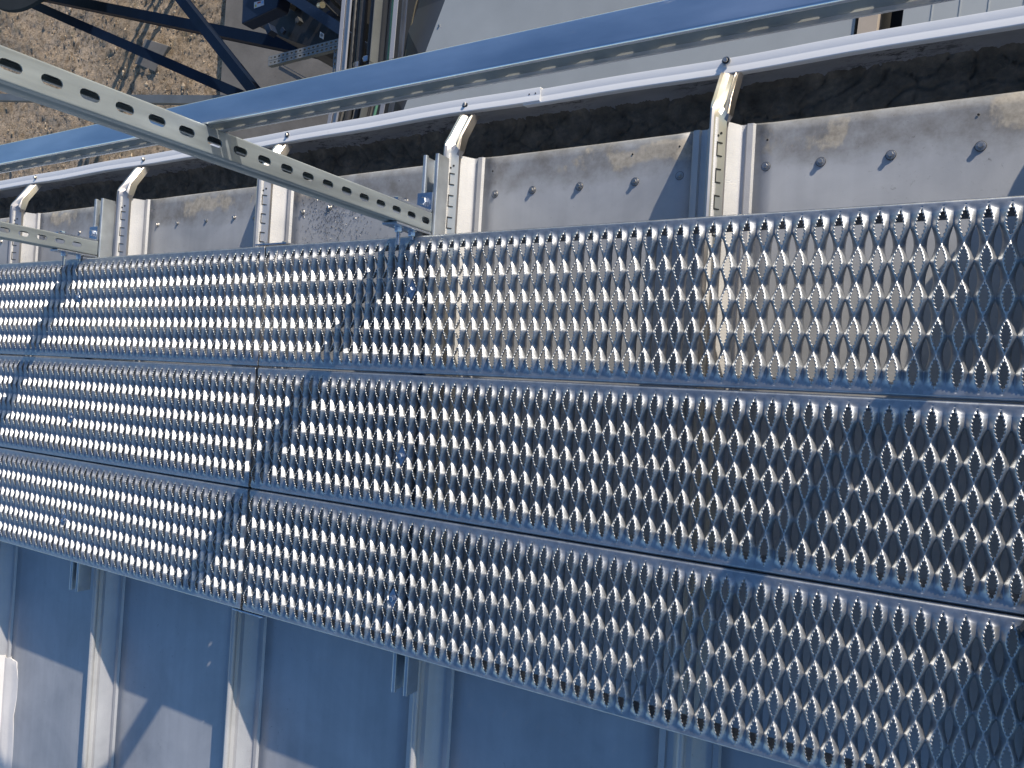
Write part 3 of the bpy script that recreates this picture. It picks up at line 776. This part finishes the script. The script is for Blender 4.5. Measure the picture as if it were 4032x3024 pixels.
# small sign on the frame
sg_ = thing('small_sign', (-3.71, 3.12, -3.42), 'small white sign with blurred dark lettering beside the slotted double rail', 'sign')
Rz = Euler((rad(25), 0, rad(-32))).to_matrix()
MB().box((-3.715, 3.12, -3.45), (.055, .045, .004), Rz).build('plate', M['plasticwhite'], sg_)
mb = MB()
for k in range(4): mb.box(Vector((-3.715, 3.12, -3.45))+Rz @ Vector((-.010+.009*k-.004, .006*(1 if k % 2 else -.3), .003)), (.004, .024, .0012), Rz)
mb.build('lettering', M['darkgrey'], sg_)

# slotted double channel arm with leg and brace
arm = thing('slotted_bracket', (-3.67, 2.86, -3.2), 'grey double slotted strut bracket reaching left from the cable tray', 'bracket')
a = Vector((-4.075, 2.855, -3.2)); b2 = Vector((-3.245, 2.862, -3.2)); 
for k, off in enumerate((.0215, -.0215)):
    d = (b2-a).normalized(); nrm = Vector((-d.y, d.x, 0)); L = (b2-a).length
    mb = slot_strip(L, .039, .05, .03, .026, .014, lambda u, v: tuple(a+d*u+nrm*(off+v)))
    for sgn in (1, -1):
        e = nrm*(off+sgn*.0195)
        mb.add([a+e, b2+e, b2+e-Vector((0, 0, .041)), a+e-Vector((0, 0, .041))], [(0, 1, 2, 3)])
    mb.build('slotted_channel', M['shadedstrut'], arm, solid=.002)
a2 = Vector((-3.30, 2.84, -3.2)); b3 = Vector((-3.30, 2.45, -3.2)); 
mb = slot_strip(.45, .038, .05, .03, .026, .014, lambda u, v: (-3.302+v, 2.835-u, -3.21)); mb.build('leg', M['shadedstrut'], arm, solid=.002)
MB().beam((-3.98, 2.80, -3.24), (-3.45, 2.50, -3.6), .03, .02).build('brace', M['shadedstrut'], arm)
MB().beam((-3.93, 2.81, -3.24), (-3.40, 2.51, -3.6), .006, .03).build('brace', M['shadedstrut'], arm)

# cable tray with two rails, divider and cables
tr = thing('cable_tray', (-2.05, 2.1, -2.2), 'steel cable tray with flanges greyed for shade, running away from the building, beside the sloping face coloured as shade', 'cable tray')
def path(x, z, y0=1.0, yk=2.08, y1=6.0, dx=-.17):
    """towards the building the tray bends down past yk"""
    return [(x+.0+(y1-yk)*.03, y1, z), (x, yk, z), (x-.55*(yk-y0)*.45+0, y0, z-.10)]
def strip_path(pts, wx, hz):
    mb = MB()
    for i in range(len(pts)-1): mb.beam(pts[i], pts[i+1], wx, hz)
    return mb
strip_path(path(-2.264, -2.20), .030, .004).build('side_flange', M['shadedtray'], tr)
strip_path(path(-2.229, -2.206), .040, .003).build('side_rail', M['stainless'], tr)
strip_path(path(-2.206, -2.203), .006, .012).build('side_flange', M['shadedtray'], tr)
strip_path(path(-1.974, -2.20), .004, .07).build('divider', M['greysteel'], tr)
strip_path(path(-1.940, -2.235), .032, .003).build('divider', M['darkgrey'], tr)
strip_path(path(-1.826, -2.19), .032, .004).build('side_flange', M['shadedtray'], tr)
strip_path(path(-1.790, -2.23), .04, .004).build('side_rail', M['stainless'], tr)
strip_path(path(-2.03, -2.46), .46, .004).build('tray_floor', M['darkgrey'], tr)
for y in (2.085, 2.36):
    for dx in (-.238, -.220): 
        for dy in (.02, -.02): MB().cyl((-2.0+dx, y+dy, -2.2105), (-2.0+dx, y+dy, -2.2045), .005, 12).build('bolt', M['screw'], tr)
cg = 'cables lying in the tray'
rngc = random.Random(3)
def cable(x, z, r, mat, lab, ribs=0, wig=.006):
    pts = []; p0 = path(x, z); ph = rngc.uniform(0, 6)
    nst = 150 if ribs else 50
    for i in range(nst+1):
        y = 5.0-(5.0-1.0)*i/nst
        if y > 2.08: xx = x+(y-2.08)*.03
        else: xx = x-.55*(2.08-y)*.45
        pts.append((xx+wig*math.sin(y*3+ph), y, z+wig*.5*math.sin(y*4+ph)))
    o = MB().tube(pts, r, 10, ribs).build('cable', mat, smooth=60); tag(o, lab, 'cable', cg)
cl = [(-2.268, .009, 'cable', 'thin black cable closest to the left rail of the cable tray'), (-2.246, .010, 'cable2', 'grey-black cable second from the left rail of the cable tray'),
      (-2.222, .011, 'cable', 'black cable third from the left rail, next to the ribbed conduit'), (-2.199, .010, 'cable2', 'dark grey cable directly left of the thick ribbed conduit')]
for x, r, mt, lab in cl: cable(x, -2.30, r, M[mt], lab)
cable(-2.163, -2.28, .023, M['cable'], 'thick black ribbed conduit in the left half of the cable tray', .10, .002)
cable(-2.090, -2.28, .017, M['cable'], 'slimmer ribbed conduit against the tray divider', .10, .002)
for x, r, mt, lab in [(-1.961, .008, 'cable', 'thin black cable right of the tray divider'), (-1.941, .008, 'cable2', 'dark grey cable between the divider and the green cable'), (-1.919, .010, 'cable2', 'grey cable touching the green cable')]:
    cable(x, -2.25, r, M[mt], lab, 0, .002)
cable(-1.880, -2.22, .0085, M['green'], 'pale green cable along the right side of the tray', 0, .003)
for x, y, z, nm, lab in ((-2.163, 2.125, -2.255, 'l', 'square metal pipe clamp on the thick ribbed conduit'), (-2.088, 2.150, -2.255, 'r', 'square metal pipe clamp on the slimmer ribbed conduit')):
    t = thing('pipe_clamp', (x, y, z), lab, 'pipe clamp', 'clamps on the conduits')
    MB().box((x, y, z), (.036, .034, .012)).build('clamp_block', M['zinc'], t, bevel=.002)
    MB().cyl((x-.03, y+.006, z-.005), (x-.018, y+.006, z-.005), .007, 10).build('bolt', M['screw'], t)

# sheet-metal clad duct with a sloping face on its left, coloured dark as shade
dk = thing('clad_duct', (0, 2.4, -2.6), 'large weathered zinc clad cover outside the gutter, sloping face on its left coloured dark as shade', 'duct')
poly_box([(-1.935+.06, 1.25), (-1.72, 1.75), (-1.60, 2.03), (-1.455, 2.37), (.06, 6.0), (1.02, 6.0), (.70, 1.25)], -2.2, -3.4, 'top_sheet', M['zincroof'], dk)
poly_box([(.885, 1.25), (1.20, 6.0), (5, 6.0), (5, 1.25)], -2.2, -3.4, 'top_sheet', M['zincroof'], dk)
poly_box([(.715, 1.25), (1.04, 6.0), (1.12, 6.0), (.79, 1.25)], -2.185, -2.3, 'edge_strip', M['beige'], dk)
poly_box([(.805, 1.25), (.880, 1.25), (.90, 1.74), (.824, 1.72)], -2.24, -2.26, 'inset_plate', M['zincroof'], dk)
poly_box([(.80, 1.25), (1.13, 6), (1.19, 6), (.88, 1.25)], -2.5, -2.6, 'recess_floor', M['black'], dk)
ridge = [(-1.875, 1.25), (-1.72, 1.75), (-1.60, 2.03), (-1.455, 2.37), (.06, 6.0)]
low = [(-2.36, 1.25), (-2.245, 1.80), (-2.185, 2.10), (-2.145, 2.60), (-1.3, 6.0)]
vs = [(x, y, -2.203) for x, y in ridge]+[(x, y, -2.62) for x, y in low]
link('shaded_slope', vs, [(i, i+1, i+6, i+5) for i in range(4)], M['shadedcover'], dk, solid=.004, offset=-1)  # tilted away from the sun and coloured dark to read as shade
vs = [(x, y, -2.62) for x, y in low]+[(x, y, -3.4) for x, y in low]
link('side_sheet', vs, [(i, i+1, i+6, i+5) for i in range(4)], M['shadedcover'], dk, solid=.004, offset=-1)
def lerp(a, b2, t): return a+(b2-a)*t
# sealant line on the sloping cover
vs = []
for i in range(4):
    for t_ in (0, .5):
        for k_ in (.62, .665):
            j = min(i+1, 4)
            rx, ry = lerp(ridge[i][0], ridge[j][0], t_), lerp(ridge[i][1], ridge[j][1], t_); lx, ly = lerp(low[i][0], low[j][0], t_), lerp(low[i][1], low[j][1], t_)
            kk = k_+(.22-.05*i if False else 0)+rng.uniform(-.008, .008)
            vs.append((lerp(rx, lx, kk), lerp(ry, ly, kk), lerp(-2.203, -2.62, kk)+.012))
fs = [(2*i, 2*i+2, 2*i+3, 2*i+1) for i in range(7)]
link('sealant_line', vs, fs, M['rust'], dk, solid=.002)
for k in range(14):
    t_ = k/13; x = lerp(-1.60, -.6, t_)+.012; y = lerp(2.03, 4.45, t_)
    MB().cyl((x+.02, y, -2.2), (x+.02, y, -2.194), .006, 10).build('screw', M['screw'], dk)
# faint standing joints on the right sheets
for x in (1.02, 1.12, 1.22, 1.34, 1.48):
    MB().beam((x-.03, 1.25, -2.1995), (x+.30, 6, -2.1995), .004, .004).build('joint_bead', M['zincroof'], dk)
